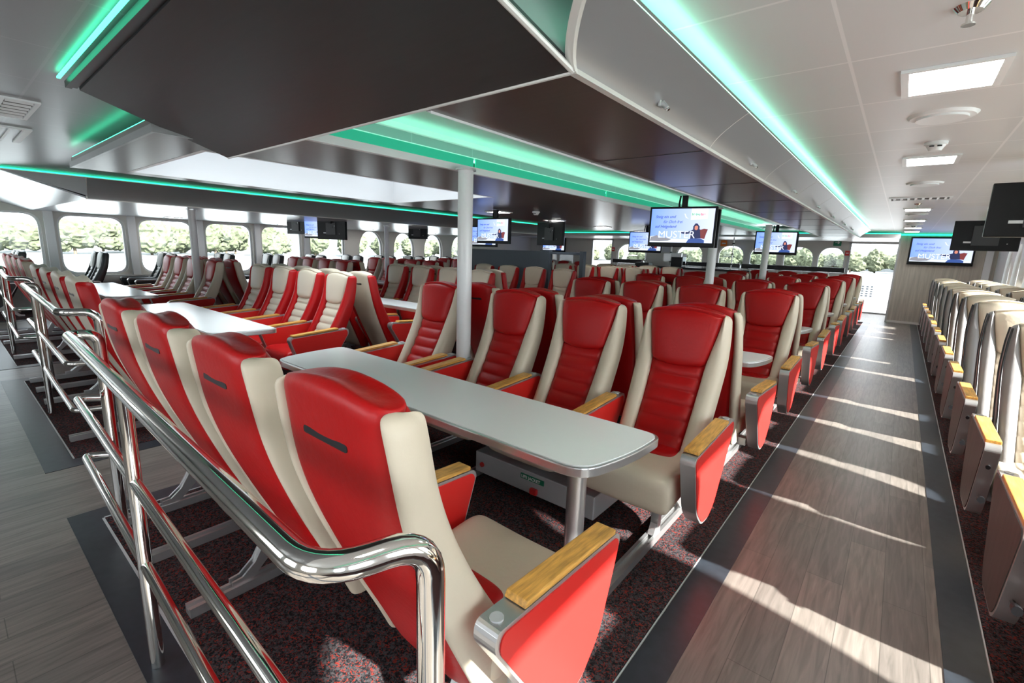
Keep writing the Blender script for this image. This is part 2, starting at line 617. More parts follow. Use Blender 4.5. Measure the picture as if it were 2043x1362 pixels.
# brown soffit on the right with silver curved fascia
struct('ceiling_soffit', box((-1.51, 1.262, 2.0), (-0.83, 13.0, 2.03), 'brown'))
bm = bmesh.new()
fp = []
for k in range(13):
    t = k / 12
    fp.append((-0.83 + 0.175 * (t ** 1.5), 2.0 + 0.155 * t))
fpoly = fp + [(p[0] - .02, p[1]) for p in fp[::-1]]
loft_bm(bm, [[(p[0], 1.262 - .20 * (p[1] - 2.0) / .155, p[1]) for p in fpoly], [(p[0], 13.0, p[1]) for p in fpoly]])
me = mesh_from(bm, 'fascia')
shade_auto(me, 30)
struct('ceiling_fascia_right', me)
struct('trim_8', boxes([((-0.842, 1.262, 1.992), (-0.818, 13.0, 2.006))], 'trim'))
bm = bmesh.new()
fpoly2 = [(p[0] + .012, p[1] - .004) for p in fp] + [(p[0] - .012, p[1]) for p in fp[::-1]]
loft_bm(bm, [[(p[0], dy - .20 * (p[1] - 2.0) / .155, p[1]) for p in fpoly2] for dy in (1.25, 1.266)])
struct('trim_9', mesh_from(bm, 'trim'))
sm = []
for yj in (2.52, 3.72, 4.92, 6.12, 7.32, 8.52, 9.72, 10.92, 12.12):
    sm.append(((-1.505, yj, 1.9985), (-0.845, yj + .006, 2.001)))
struct('trim_10', boxes(sm, 'slot'))
bm = bmesh.new()
for yj in (2.52, 3.72, 4.92, 6.12, 7.32, 8.52):
    prism_bm(bm, [(p[0] + .0012, p[1]) for p in fp] + [(p[0] - .004, p[1]) for p in fp[::-1]], 'y', yj, yj + .006)
struct('trim_19', mesh_from(bm, 'trim'))
led = tag(obj('light_strip', box((-0.676, 1.07, 2.150), (-0.662, 13.0, 2.157), 'ledB')), 'green light strip along the top of the silver fascia beside the right aisle', 'light strip')
# sloped black end panel with side cheeks
A, B, Cc, D = Vector((-3.44, 1.28, 2.0)), Vector((-0.83, 1.26, 2.0)), Vector((-0.83, 0.52, 2.150)), Vector((-3.11, 0.54, 2.150))
bm = bmesh.new()
up3 = Vector((0, 0, 0.022))
vs1 = [bm.verts.new(p) for p in (A, B, Cc, D)]
vs2 = [bm.verts.new(p + up3) for p in (A, B, Cc, D)]
bm.faces.new(vs1)
bm.faces.new(vs2[::-1])
for k in range(4):
    bm.faces.new((vs1[k], vs1[(k + 1) % 4], vs2[(k + 1) % 4], vs2[k]))
struct('ceiling_end_panel', mesh_from(bm, 'blackpanel'))
struct('trim_20', boxes([((-3.125, .492, 2.152), (-0.84, .515, 2.180)), ((-3.125, .515, 2.158), (-0.84, .535, 2.166))], 'blackpanel'))
bm = bmesh.new()
tube_bm(bm, [A + Vector((0, .008, 0)), B + Vector((0, .008, 0))], .007, 8)
tube_bm(bm, [B, Cc], .009, 8)
struct('trim_11', mesh_from(bm, 'trim'))
bm = bmesh.new()
prism_bm(bm, [(1.255, 2.005), (1.255, 2.19), (0.50, 2.19), (0.50, 2.155)], 'x', -0.842, -0.834)
struct('ceiling_cheek_right', mesh_from(bm, 'fasciaD'))
bm = bmesh.new()
prism_bm(bm, [(A.x, 1.30), (B.x, 1.30), (B.x, 1.285), (A.x, 1.285)], 'z', 2.02, 2.19)
struct('ceiling_back_cheek', mesh_from(bm, 'blackpanel'))
led2 = tag(obj('light_strip', box((-3.09, .462, 2.178), (-0.85, .474, 2.186), 'led')), 'green light strip on the top edge of the big black sloping ceiling panel', 'light strip')
led3 = tag(obj('light_strip', boxes([((-5.6, .868, ZS + .082), (-3.28, .884, ZS + .09)), ((-3.304, .868, ZS + .082), (-3.288, 1.30, ZS + .09))], 'led')), 'green light strip round the near edge of the bluish lowered ceiling slab', 'light strip')

# left outboard lowered ceiling
XF = -7.9
ZO = 1.93
struct('ceiling_outboard_left', box((XL, 1.31, ZO), (XF, 11.8, ZO + .03), 'gloss'))
bm = bmesh.new()
fl = []
for k in range(11):
    t = k / 10
    fl.append((XF + 0.10 * t ** 1.5, ZO + 0.245 * t))
prism_bm(bm, fl + [(p[0] - .02, p[1]) for p in fl[::-1]], 'y', 1.31, 11.8)
me = mesh_from(bm, 'fasciaD')
shade_auto(me, 30)
struct('ceiling_fascia_left', me)
struct('trim_12', boxes([((XF - .03, 1.30, ZO - .004), (XF + .012, 11.8, ZO + .006)), ((XF - .01, 1.295, ZO), (XF + .02, 1.312, ZO + .02))], 'trim'))
bm = bmesh.new()
prism_bm(bm, [(p[0] + .006, p[1]) for p in fl] + [(p[0] - .02, p[1]) for p in fl[::-1]], 'y', 1.296, 1.312)
struct('trim_13', mesh_from(bm, 'trim'))
bm = bmesh.new()
v = [bm.verts.new(p) for p in [(XL, 1.31, ZO), (XF, 1.31, ZO), (XF + .02, .60, 2.165), (XL, .60, 2.165)]]
v2 = [bm.verts.new(p) for p in [(XL, 1.31, ZO + .02), (XF, 1.31, ZO + .02), (XF + .02, .60, 2.185), (XL, .60, 2.185)]]
bm.faces.new(v)
bm.faces.new(v2[::-1])
for k in range(4):
    bm.faces.new((v[k], v[(k + 1) % 4], v2[(k + 1) % 4], v2[k]))
struct('ceiling_end_panel_left', mesh_from(bm, 'gloss'))
bm = bmesh.new()
prism_bm(bm, [(1.30, ZO + .03), (1.30, 2.175), (0.60, 2.175), (0.60, 2.16)], 'x', XF + .085, XF + .097)
struct('ceiling_cheek_left', mesh_from(bm, 'fasciaD'))
struct('trim_14', box((XF + .085, .58, 2.172), (XF + .115, 11.8, 2.182), 'trim'))
led4 = tag(obj('light_strip', boxes([((XF + .095, .58, 2.180), (XF + .115, 11.8, 2.196))], 'ledL')), 'long green light strip above the dark grey fascia on the left side', 'light strip')
led5 = tag(obj('light_strip', boxes([((XL, .55, 2.172), (XF + .08, .565, 2.182))], 'led')), 'green light strip across the near end of the left lowered ceiling', 'light strip')
# right outboard lowered ceiling (narrow) with its light
struct('ceiling_outboard_right', box((1.02, -1.5, 2.02), (XR, 15.2, 2.05), 'white'))
struct('ceiling_fascia_outboard', box((1.0, -1.5, 2.02), (1.02, 15.2, 2.15), 'fasciaD'))
led6 = tag(obj('light_strip', boxes([((1.0, -1.5, 2.155), (1.015, 15.2, 2.165))], 'led')), 'green light strip along the right wall behind the hanging black screens', 'light strip')
# transverse lowered ceiling at the far end
struct('ceiling_transverse', boxes([((XL, 14.45, 2.06), (-0.15, Y1, 2.08)), ((XL, 14.43, 2.06), (-0.15, 14.45, 2.15))], 'white'))
led7 = tag(obj('light_strip', boxes([((XL + .1, 14.43, 2.153), (-0.15, 14.45, 2.175))], 'ledL')), 'green light strip across the far end of the cabin ceiling', 'light strip')
led8 = tag(obj('light_strip', boxes([((-0.15, 15.19, 2.15), (XR - .02, 15.21, 2.185))], 'ledL')), 'short green light strip above the large wall screen at the aisle end', 'light strip')

# walls with windows
wi = 2
def big_win(cy, w_=1.08, z0=.70, z1=1.90, r=.24):
    return round_poly(rect(cy - w_ / 2, z0, cy + w_ / 2, z1), r, 6)
def arch_win(c, w_=.86, z0=.72, z1=1.92, spring=.55):
    h = w_ / 2
    pts = [(c - h, z0), (c + h, z0), (c + h, z1 - spring)]
    for k in range(1, 9):
        t = k / 8
        pts.append((c + h * math.cos(t * math.pi / 2) ** 0.85, z1 - spring + spring * math.sin(t * math.pi / 2)))
    for k in range(7, 0, -1):
        t = k / 8
        pts.append((c - h * math.cos(t * math.pi / 2) ** 0.85, z1 - spring + spring * math.sin(t * math.pi / 2)))
    pts.append((c - h, z1 - spring))
    return pts
def inset(poly, d):
    cx = sum(p[0] for p in poly) / len(poly)
    cz = sum(p[1] for p in poly) / len(poly)
    out = []
    for p in poly:
        sx = max(abs(q[0] - cx) for q in poly)
        sz = max(abs(q[1] - cz) for q in poly)
        out.append((cx + (p[0] - cx) * (1 - d / sx), cz + (p[1] - cz) * (1 - d / sz)))
    return out
def make_window(poly, plane, t0, t1, depth_dir):
    """frame ring + pane"""
    global wi
    o = struct('window_%d' % wi, wall_mesh(poly, [inset(poly, .035)], plane, t0, t1, 'white'))
    wi += 1
    mid = (t0 + t1) / 2
    bm = bmesh.new()
    prism_bm(bm, inset(poly, .03), plane, mid - .003, mid + .003)
    obj('pane', mesh_from(bm, 'glass'), o)
    return o
bigs = [-1.08, 0.23, 0.88 + .0, 2.20, 3.50, 4.81, 6.12, 7.45]
bigs = [-1.72, -0.41, 0.89, 2.20, 3.50, 4.81, 6.12, 7.45]
archs = [8.92, 10.22, 11.52, 12.83]
holesL = [big_win(c) for c in bigs] + [arch_win(c) for c in archs]
struct('wall_left', wall_mesh(rect(Y0, 0, Y1, 2.2), holesL, 'x', XL - .14, XL, 'whitewall'))
for h in holesL:
    make_window(h, 'x', XL - .13, XL - .07, -1)
# window posts on the left (slanted pale pillars between the panes)
pil = [(-1.065), (.24), 1.545, 2.85, 4.155, 5.465, 6.785]
struct('trim_15', boxes([((XL, c - .07, .55), (XL + .07, c + .07, 2.0)) for c in pil], 'white', .01))
struct('trim_16', box((XL, Y0, .55), (XL + .10, Y1, .68), 'whitewall'))
bigsR = [-1.72, -0.41, 0.89, 2.20, 3.50, 4.81, 6.12, 7.45]
archsR = [8.92, 10.22, 11.52, 12.75, 13.72]
holesR = [big_win(c) for c in bigsR] + [arch_win(c, .66, .9, 1.9) for c in archsR]
struct('wall_right', wall_mesh(rect(Y0, 0, Y1, 2.2), holesR, 'x', XR, XR + .14, 'white'))
for h in holesR:
    make_window(h, 'x', XR + .07, XR + .13, 1)
# end wall
endw = [arch_win(c, w_, 1.10, 1.88, .34) for c, w_ in ((-8.25, 1.2), (-6.0, .95), (-4.6, .85), (-3.6, .85), (-2.6, .85), (-1.73, .72))]
doors = [rect(-1.27, 0.02, -0.17, 2.0), rect(-9.95, 0.02, -9.08, 2.0)]
struct('wall_back', wall_mesh(rect(XL, 0, XR, 2.2), endw + doors, 'y', Y1, Y1 + .12, 'whitewall'))
for h in endw:
    make_window(h, 'y', Y1 + .06, Y1 + .11, 1)
struct('wall_front', wall_mesh(rect(XL, 0, XR, 2.2), [big_win(-11.5), big_win(-9.8), big_win(-3.5), big_win(-2.0), big_win(-.4)], 'y', Y0 - .12, Y0, 'whitewall'))
dn = 1
for d in doors:
    x0, x1 = d[0][0], d[1][0]
    o = struct('door_%d' % dn, boxes([((x0 - .05, Y1 - .02, 0), (x0 + .01, Y1, 2.03)), ((x1 - .01, Y1 - .02, 0), (x1 + .05, Y1, 2.03)), ((x0 - .05, Y1 - .02, 2.0), (x1 + .05, Y1, 2.05)),
                                       ((x0, Y1 - .02, 0), (x1, Y1 + .12, .04))], 'alupaint'))
    dn += 1
# partition with the large screen
struct('wall_partition', box((-0.15, 15.30, 0), (XR, 15.40, 2.2), 'woodwall'))
struct('trim_17', boxes([((-0.17, 15.28, 0), (-0.13, 15.42, 2.2))], 'alupaint'))
struct('baseboard_partition', box((-0.13, 15.28, 0), (1.5, 15.30, .05), 'trim'))
struct('trim_18', boxes([((1.42, 15.24, 0), (1.54, 15.30, 2.2))], 'white'))

# ------------------------------------------------------------------ chairs
PITCH = 0.635
def interp(tab, z):
    tab = sorted(tab)
    if z <= tab[0][0]:
        return tab[0][1]
    for (a, va), (b, vb) in zip(tab[:-1], tab[1:]):
        if z <= b:
            return va + (vb - va) * (z - a) / (b - a)
    return tab[-1][1]
REAR = [(0.22, .325), (.30, .295), (.47, .215), (.60, .155), (.73, .10), (.84, .06), (.95, .03), (1.06, .012), (1.14, .0)]
FRONT = [(.30, .50), (.38, .46), (.5, .38), (.65, .285), (.81, .20), (.914, .155), (1.0, .13), (1.075, .115), (1.14, .10)]
WOUT = [(.24, .225), (.5, .235), (.7, .245), (.9, .255), (1.05, .25), (1.14, .24)]
CIN = [(.30, .14), (.60, .145), (.86, .152), (.90, .155), (1.0, .178), (1.10, .20), (1.17, .205)]
def arch(zl, x):
    k = max(0.0, (zl - .86) / .28) ** 1.5 * .044
    return zl + k * max(0.0, 1 - (x / .25) ** 2)

def chair_meshes():
    me = {}
    # backrest spine: rear panel rolling over the top
    rings = []
    lv = [.22, .34, .47, .60, .73, .84, .95, 1.04, 1.10, 1.135]
    for z in lv:
        W = interp(WOUT, z) - .03
        r = interp(REAR, z)
        f = max(r + .05, interp(FRONT, z) - (.05 if z < 1.0 else .012))
        xs = [-W, -W * .5, 0, W * .5, W]
        rear = [(x, r - .010 * (1 - (x / W) ** 2), arch(z, x)) for x in xs]
        front = [(x, f, arch(z, x)) for x in xs[::-1]]
        rings.append(rear + front)
    z = 1.155
    W = interp(WOUT, z) - .03
    xs = [-W, -W * .5, 0, W * .5, W]
    rings.append([(x, .006, arch(1.150, x)) for x in xs] + [(x, .098, arch(1.150, x)) for x in xs[::-1]])
    rings.append([(x, .018, arch(1.157, x)) for x in xs] + [(x, .090, arch(1.157, x)) for x in xs[::-1]])
    bm = bmesh.new()
    loft_bm(bm, rings)
    me['backrest'] = bm
    # side bolsters
    for s in (-1, 1):
        rings = []
        for z in [.24, .26, .34, .42, .5, .6, .7, .8, .87, .93, 1.0, 1.06, 1.11, 1.135, 1.150]:
            top = z > 1.14
            W = interp(WOUT, z)
            r = interp(REAR, z) + (.012 if top else 0)
            f = interp(FRONT, z) - (.012 if top else 0)
            if z < .30:
                f = .44 + (z - .24) * .8
            c = interp(CIN, z)
            if top:
                W -= .012
                c += .006
            ring = [(W - .036, r - .002), (W - .008, r + .002), (W, r + .022), (W + .002, (r + f) / 2), (W - .002, f - .03), (W - .02, f - .004), ((W + c) / 2, f + .008), (c + .012, f - .002), (c, f - .022), (c + .004, r + .05), (W - .04, r + .03)]
            rings.append([(s * x, d, arch(z, x) if z > .9 else z) for x, d in ring])
        bm = bmesh.new()
        loft_bm(bm, rings)
        me['bolster%d' % s] = bm
    # headrest pad
    rings = []
    for i, z in enumerate([.872, .885, .93, .99, 1.05, 1.10, 1.134, 1.144]):
        c = interp(CIN, z) + .006
        f = interp(FRONT, z) + .004 + .022 * math.sin(math.pi * min(1, max(0, (z - .86) / .34)))
        b = interp(REAR, z) + (.05 if i < 5 else .035)
        if i == 0:
            c -= .02
            f -= .03
        if i == 7:
            f -= .022
        xs = [-c, -c * .6, 0, c * .6, c]
        front = [(x, f - .018 * (abs(x) / c) ** 3 + .0, arch(z, x) - (.02 * (1 - (x / c) ** 2) if i <= 1 else 0)) for x in xs]
        rear = [(x, b, arch(z, x)) for x in xs[::-1]]
        rings.append(front + rear)
    bm = bmesh.new()
    loft_bm(bm, rings)
    me['headrest'] = bm
    # lumbar pad with sewn horizontal channels
    rings = []
    zs = []
    z = .36
    k = 0
    while z < .885:
        zs += [(z, -.020), (z + .012, 0.0), (z + .062, 0.002)]
        z += .074
    for z, off in zs:
        c = interp(CIN, z) + .004
        f = interp(FRONT, z) - .022 + off
        b = f - .06
        xs = [-c, -c * .5, 0, c * .5, c]
        rings.append([(x, f + .006 * (1 - (x / c) ** 2), z) for x in xs] + [(x, b, z) for x in xs[::-1]])
    bm = bmesh.new()
    loft_bm(bm, rings)
    me['lumbar'] = bm
    # seat cushion
    rings = []
    for y, zt, zb, w_ in [(.30, .44, .33, .235), (.34, .46, .31, .243), (.46, .452, .30, .246), (.60, .456, .29, .248), (.71, .468, .275, .248), (.775, .455, .27, .247), (.80, .41, .29, .243)]:
        ring = [(-w_, y, zb + .02), (-w_ + .02, y, zb), (0, y, zb), (w_ - .02, y, zb), (w_, y, zb + .02), (w_ + .003, y, (zt + zb) / 2), (w_, y, zt - .02), (w_ - .025, y, zt), (.14, y, zt - .005), (0, y, zt - .008), (-.14, y, zt - .005), (-w_ + .025, y, zt), (-w_, y, zt - .02), (-w_ - .003, y, (zt + zb) / 2)]
        rings.append(ring)
    bm = bmesh.new()
    loft_bm(bm, rings)
    me['seat'] = bm
    rings = []
    for y, zt, w_ in [(.32, .44, .10), (.34, .465, .15), (.38, .462, .155), (.44, .463, .155), (.48, .464, .15), (.51, .452, .12)]:
        rings.append([(-w_, y, zt - .035), (0, y, zt - .04), (w_, y, zt - .035), (w_, y, zt - .008), (w_ * .6, y, zt), (0, y, zt), (-w_ * .6, y, zt), (-w_, y, zt - .008)])
    bm = bmesh.new()
    loft_bm(bm, rings)
    me['seat_pad'] = bm
    return me

ARM = [(.20, .645), (.785, .612), (.80, .585), (.70, .30), (.60, .205), (.50, .195), (.42, .24), (.19, .60)]
ARMW = [(.20, .645), (.785, .640), (.80, .61), (.70, .27), (.66, .22), (.42, .22), (.36, .28), (.19, .60)]
def arm_meshes(panel):
    rp = round_poly(ARMW if panel in ('walnut', 'slot') else ARM, [.05, .03, .03, .05, .03, .03, .04, .04], 4)
    frame = prism(rp, 'x', -.034, .034, 'alu', .006)
    cx = sum(p[0] for p in rp) / len(rp)
    cz = sum(p[1] for p in rp) / len(rp)
    ip = [(cx + (p[0] - cx) * .955, cz + (p[1] - cz) * .945) for p in rp]
    pan = prism(ip, 'x', -.0375, .0375, panel)
    cap_poly = [(.30, .642), (.765, .616), (.765, .632), (.31, .659)]
    if panel in ('walnut', 'slot'):
        cap_poly = [(.30, .640), (.772, .636), (.772, .656), (.31, .659)]
    cap = prism(cap_poly, 'x', -.034, .034, 'slot' if panel == 'slot' else 'oak', .004)
    but = cyl((0, .235, .640), (0, .235, .6475), .017, 'alupaint', 16)
    return frame, pan, cap, but

def leg_mesh():
    bm = bmesh.new()
    for x in (-.022, .012):
        pts = [(.14, .045), (.22, .045), (.30, .12), (.36, .24), (.40, .30), (.34, .30), (.29, .21), (.235, .115), (.18, .07), (.14, .066)]
        prism_bm(bm, pts, 'x', x, x + .010)
    prism_bm(bm, [(.235, .10), (.255, .10), (.36, .29), (.33, .29)], 'x', -.012, .012)
    prism_bm(bm, [(.52, .045), (.56, .045), (.56, .27), (.52, .27)], 'x', -.02, .02)
    prism_bm(bm, [(.56, .045), (.60, .045), (.57, .10), (.56, .10)], 'x', -.016, .016)
    return mesh_from(bm, 'alu')

LEGM = leg_mesh()
bm = bmesh.new()
tube_bm(bm, [(0, .70, .34), (0, .745, .345), (0, .775, .35)], .009, 10)
cyl_bm(bm, (0, .77, .35), (0, .80, .353), .017, 14)
LEVER = mesh_from(bm, 'slot')
HOLE = cyl((0, .77, .52), (0, .783, .518), .011, 'slot', 14)
BEAM = box((-.275, .40, .235), (.275, .46, .285), 'alupaint')
SLOT = None
def build_chair(kind, shell, main, side, pad, seatm, seatpad, panel, width_scale=1.0, name='armchair'):
    t = thing(name, (0, -50, 0), 'x', 'chair')
    mm = chair_meshes()
    def part(nm, key, m, parent, sub=2):
        return obj(nm, mesh_from(mm[key], m, True, sub), parent)
    b = part('backrest', 'backrest', shell, t)
    bm = bmesh.new()
    ring = [(-.085, -.0115, 1.020), (.085, -.0115, 1.020), (.085, -.009, 1.043), (-.085, -.009, 1.043)]
    prism_bm(bm, round_poly([(-.09, 1.053), (.09, 1.053), (.09, 1.071), (-.09, 1.071)], .008, 4), 'y', .0055, .02)
    obj('pull_slot', mesh_from(bm, 'slot'), b)
    part('side_bolster', 'bolster-1', side, t)
    part('side_bolster', 'bolster1', side, t)
    part('headrest', 'headrest', pad, t)
    part('lumbar_pad', 'lumbar', pad, t, 1)
    s = part('seat', 'seat', seatm, t)
    part('seat_pad', 'seat_pad', seatpad, s)
    fr, pa, ca, bu = arm_meshes(panel)
    for sx in (1, -1):
        a = obj('armrest', fr, t, (sx * PITCH / 2, 0, 0))
        obj('side_panel', pa, a)
        obj('wood_cap', ca, a)
        obj('button', bu, a)
        if panel == 'walnut':
            obj('recline_lever', LEVER, a)
            obj('lock_hole', HOLE, a)
    if panel == 'walnut':
        for sx in (-1, 1):
            bm = bmesh.new()
            zs = [.30, .4, .5, .6, .7, .8, .87, .93, 1.0, 1.06, 1.11, 1.14]
            for fn, dd in ((REAR, .012), (FRONT, -.010)):
                tube_bm(bm, [(sx * (interp(WOUT, z) + .000), interp(fn, z) + dd, z) for z in zs], .006, 8)
            me = mesh_from(bm, 'slot', True)
            obj('piping', me, t)
    obj('seat_beam', BEAM, t)
    obj('leg', LEGM, t, (.11, 0, 0))
    return t
P_red = build_chair('red', 'red', 'red', 'cream', 'red', 'cream', 'red', 'redpanel')
P_cream = build_chair('cream', 'cream', 'cream', 'red', 'cream', 'red', 'red', 'redpanel')
P_black = build_chair('black', 'black', 'black', 'black', 'offwhite', 'black', 'offwhite', 'slot')
P_silver = build_chair('silver', 'cream', 'cream', 'silver', 'cream', 'cream', 'cream', 'walnut')

ORD = ['first', 'second', 'third', 'fourth', 'fifth', 'sixth', 'seventh', 'eighth', 'ninth', 'tenth', 'eleventh', 'twelfth', 'thirteenth']
def place_chair(proto, x, y, face, label, group, arms=(True, False), leg=.11, scale=None):
    """face -1: towards the camera (-y), +1: away (+y). arms: (world right side, world left side)."""
    r = dup(proto)
    r.location = (x, y, 0)
    r.rotation_euler = (0, 0, 0 if face > 0 else math.pi)
    if scale:
        r.scale = scale
    tag(r, label, 'chair', group)
    for ch in list(r.children):
        nm = ch.name.split('.')[0]
        if nm == 'armrest':
            world_right = (ch.location.x > 0) == (face > 0)
            if not arms[0 if world_right else 1]:
                for g in list(ch.children):
                    bpy.data.objects.remove(g)
                bpy.data.objects.remove(ch)
        elif nm == 'leg':
            if leg is None:
                bpy.data.objects.remove(ch)
            else:
                ch.location.x = leg * (1 if face > 0 else -1)
    return r

# rows: (back plane y, facing)
ROWS = [(0.49, 1), (2.80, -1), (2.93, 1), (4.99, -1), (5.12, 1), (7.12, -1), (7.25, 1), (9.24, -1), (9.37, 1), (11.36, -1), (11.49, 1), (13.5, -1)]
rowname = {0: 'backing onto the railing', 1: 'facing it across the first long table'}
legx1 = {0: .11, 1: None, 2: .19, 3: -.125}
for ri, (y, f) in enumerate(ROWS):
    for k in range(4):
        x = -0.925 - PITCH * k
        if (ri == 1 and k == 3) or (ri in (5, 7, 8) and k >= 2):
            x -= .20
        lab = 'red armchair with cream sides, %s from the right aisle, %s row from the near railing' % (ORD[k], ORD[ri])
        place_chair(P_red, x, y, f, lab, 'red armchairs beside the right aisle', (True, k == 3 or (ri == 1 and k == 2) or (ri in (5, 7, 8) and k == 1)), None if (ri, k) == (1, 2) else legx1[k])
for ri, (y, f) in enumerate(ROWS):
    if ri in (6,):
        continue
    nr = ri - (1 if ri > 6 else 0)
    for k in range(4):
        x = -4.62 - PITCH * k
        lab = 'cream armchair, %s from right in the middle block, %s row from its railing' % (ORD[k], ORD[nr])
        yy_ = y + (.75 if ri > 6 else 0) + (.11 if ri == 0 else 0)
        if yy_ > 13.3:
            continue
        place_chair(P_cream, x, yy_, f, lab, 'cream armchairs in the middle block', (True, k == 3), legx1[k])
for ri, (y, f) in enumerate(ROWS):
    for k in range(4):
        x = -8.17 - PITCH * k
        if (ri == 1 and k >= 1) or (ri == 5 and k >= 2):
            x -= .20
        lab = 'red armchair with cream sides, %s from right in the far left block, %s row' % (ORD[k], ORD[ri])
        place_chair(P_red, x, y + (.16 if ri == 0 else 0), f, lab, 'red armchairs in the far left block', (True, k == 3), legx1[k])
# window seats: left pairs
LW = [1.06 + 1.12 * k for k in range(12)]
for ri, y in enumerate(LW):
    for k in range(2):
        x = (-12.05 if k == 0 else -12.63)
        lab = 'black seat at the left windows, %s of the %s pair from camera' % ('aisle side' if k == 0 else 'window side', ORD[ri])
        place_chair(P_black, x, y, -1, lab, 'black seats along the left windows', (True, k == 1), .11, (.90, 1, 1.0))
RWs = [1.98 + .97 * k for k in range(13)]
for ri, y in enumerate(RWs):
    for k in range(2):
        x = .735 + k * .555
        lab = 'silver sided seat at the right windows, %s of the %s row from camera' % ('aisle side' if k == 0 else 'wall side', ORD[ri])
        place_chair(P_silver, x, y, -1, lab, 'silver sided seats along the right windows', (k == 1 or True, k == 0) if k == 0 else (False, False), .11, (.86, 1, 1.0))
for p in (P_red, P_cream, P_black, P_silver):
    def kill(o):
        for c in list(o.children):
            kill(c)
        bpy.data.objects.remove(o)
    kill(p)

# seat rails on the carpet
def rail_mesh(L):
    bm = bmesh.new()
    box_bm(bm, (-.028, 0, .004), (.028, L, .03))
    box_bm(bm, (-.028, 0, .03), (-.012, L, .045))
    box_bm(bm, (.012, 0, .03), (.028, L, .045))
    return mesh_from(bm, 'alu')
bays = [(0.47, 2.82), (2.93, 4.99), (5.12, 7.12), (7.25, 9.24), (9.37, 11.36), (11.49, 13.5)]
rails = {}
for bi, (a, b) in enumerate(bays):
    me = rail_mesh(b - a)
    for bn, xs in (('right aisle block', (-.815, -2.0, -2.5, -2.95)), ('middle block', (-4.51, -5.7, -6.2, -6.65)), ('far left block', (-8.06, -9.25, -9.75, -10.2))):
        for ki, x in enumerate(xs):
            if bi > 1 and ki > 0:
                continue
            o = obj('seat_rail', me, None, (x, a, 0))
            tag(o, 'aluminium floor rail, %s from right, %s seating bay of the %s' % (ORD[ki], ORD[bi], bn), 'rail', 'seat rails on the carpet')
for ri, y in enumerate(RWs):
    pass

# ------------------------------------------------------------------ tables
def table_meshes(L, dp):
    h = dp / 2
    pl = [(-L / 2 - .0, -h * .55), (-L / 2 + .06, -h), (L / 2 - .08, -h), (L / 2 + .02, -h * .2), (L / 2 + .03, h * .55), (L / 2 - .02, h), (-L / 2 + .02, h), (-L / 2 - .03, h * .3)]
    pl = [(-L / 2 + .04, -h), (L / 2 - .05, -h), (L / 2 + .02, 0.0), (L / 2 + .03, h), (-L / 2 - .03, h), (-L / 2 - .02, 0.0)]
    pl = round_poly(pl, [.10, .10, .3, .07, .07, .3], 6)
    rim = prism(pl, 'z', .678, .717, 'alu', .006)
    cx = 0
    top = [(p[0] * (1 - .012 / (L / 2)), p[1] * (1 - .012 / h)) for p in pl]
    topm = prism(top, 'z', .715, .7205, 'tabletop')
    return rim, topm
TM = table_meshes(2.46, .54)
TM2 = table_meshes(2.46, .46)
TLEG = cyl((0, 0, 0), (0, 0, .68), .040, 'alu', 24)
TFOOT = cyl((0, 0, 0.004), (0, 0, .014), .058, 'alu', 24)
for bn, cx in (('right aisle block', -1.95), ('middle block', -5.52), ('far left block', -9.02)):
    nt_ = -1
    for bi, cy in enumerate((1.635, 3.97, 6.12, 8.25, 10.37, 12.5)):
        if bn == 'middle block' and bi in (3,):
            continue
        if bn == 'middle block' and bi > 3:
            cy += .75
        nt_ += 1
        t = thing('table', (cx, cy, 0), 'pale grey table with silver edge, %s from the railing in the %s' % (ORD[nt_], bn), 'table', 'long tables between facing seats')
        rim, topm = TM if bi == 0 else TM2
        obj('table_edge', rim, t)
        obj('table_top', topm, t)
        for sx in (-1, 1):
            l = obj('leg', TLEG, t, (-.91 if sx < 0 else {'r': 1.035, 'm': .90, 'f': .84}[bn[0]], -.05, 0))
            obj('foot_plate', TFOOT, l)

# life jacket box under the second row
t = thing('life_jacket_box', (-1.62, 2.3, 0), 'grey life jacket box with green label and red latch under the facing red seats', 'storage box')
obj('body', box((-.36, -.20, .05), (.52, .20, .188), 'alupaint', .006), t)
obj('label_plate', box((.02, -.2065, .135), (.19, -.2005, .165), 'green'), t)
lt = obj('lettering', text_mesh('LIFE JACKET', .026, 'signwhite', .0006), t)
lt.location = (.026, -.2072, .141)
lt.rotation_euler = (math.pi / 2, 0, 0)
obj('latch', box((.10, -.225, .062), (.15, -.2, .10), 'redsign', .008), t)
for sx in (-.30, .43):
    obj('red_button', cyl((sx, -.209, .11), (sx, -.2, .11), .016, 'redsign', 16), t)

# ------------------------------------------------------------------ railings
def railing(x0, x1, yf, label, post_x, skew=0.0, ybl=.14):
    t = thing('railing', (x1, yf, 0), label, 'railing', 'chrome railings behind the near seat rows')
    def W(x, y, z):
        return (x - x1, y - yf, z)
    yl = yf + skew
    yb = .17
    R_ = .024
    obj('top_rail', tube([W(x0 + .03, yl + ybl, 0.004), W(x0 + .03, yl + ybl, 1.02), W(x0, yl, 1.02), W(x1, yf, 1.02), W(x1 + .05, yf + yb, 1.02), W(x1 + .05, yf + yb, 0.004)], R_, 'chrome', .075, 18), t)
    for z in (.70, .40):
        obj('mid_rail', tube([W(x0 + .03, yl + ybl, z), W(x0 - .05, yl + .005, z), W(x1 + .0, yf + .005, z), W(x1 + .05, yf + yb, z)], .017, 'chrome', .045, 14), t)
    for px_ in post_x:
        s = (px_ - x1) / (x0 - x1)
        obj('post', tube([W(px_, yf + skew * s + .004, 0.004), W(px_, yf + skew * s + .004, 1.01)], .021, 'chrome', 0, 16), t)
    return t
railing(-2.97, -0.575, .285, 'nearest chrome railing behind the front row of red seats', (-1.825,), .07, .105)
railing(-6.15, -3.88, .44, 'chrome railing behind the cream seats of the middle block', (-5.34,), .05, .09)
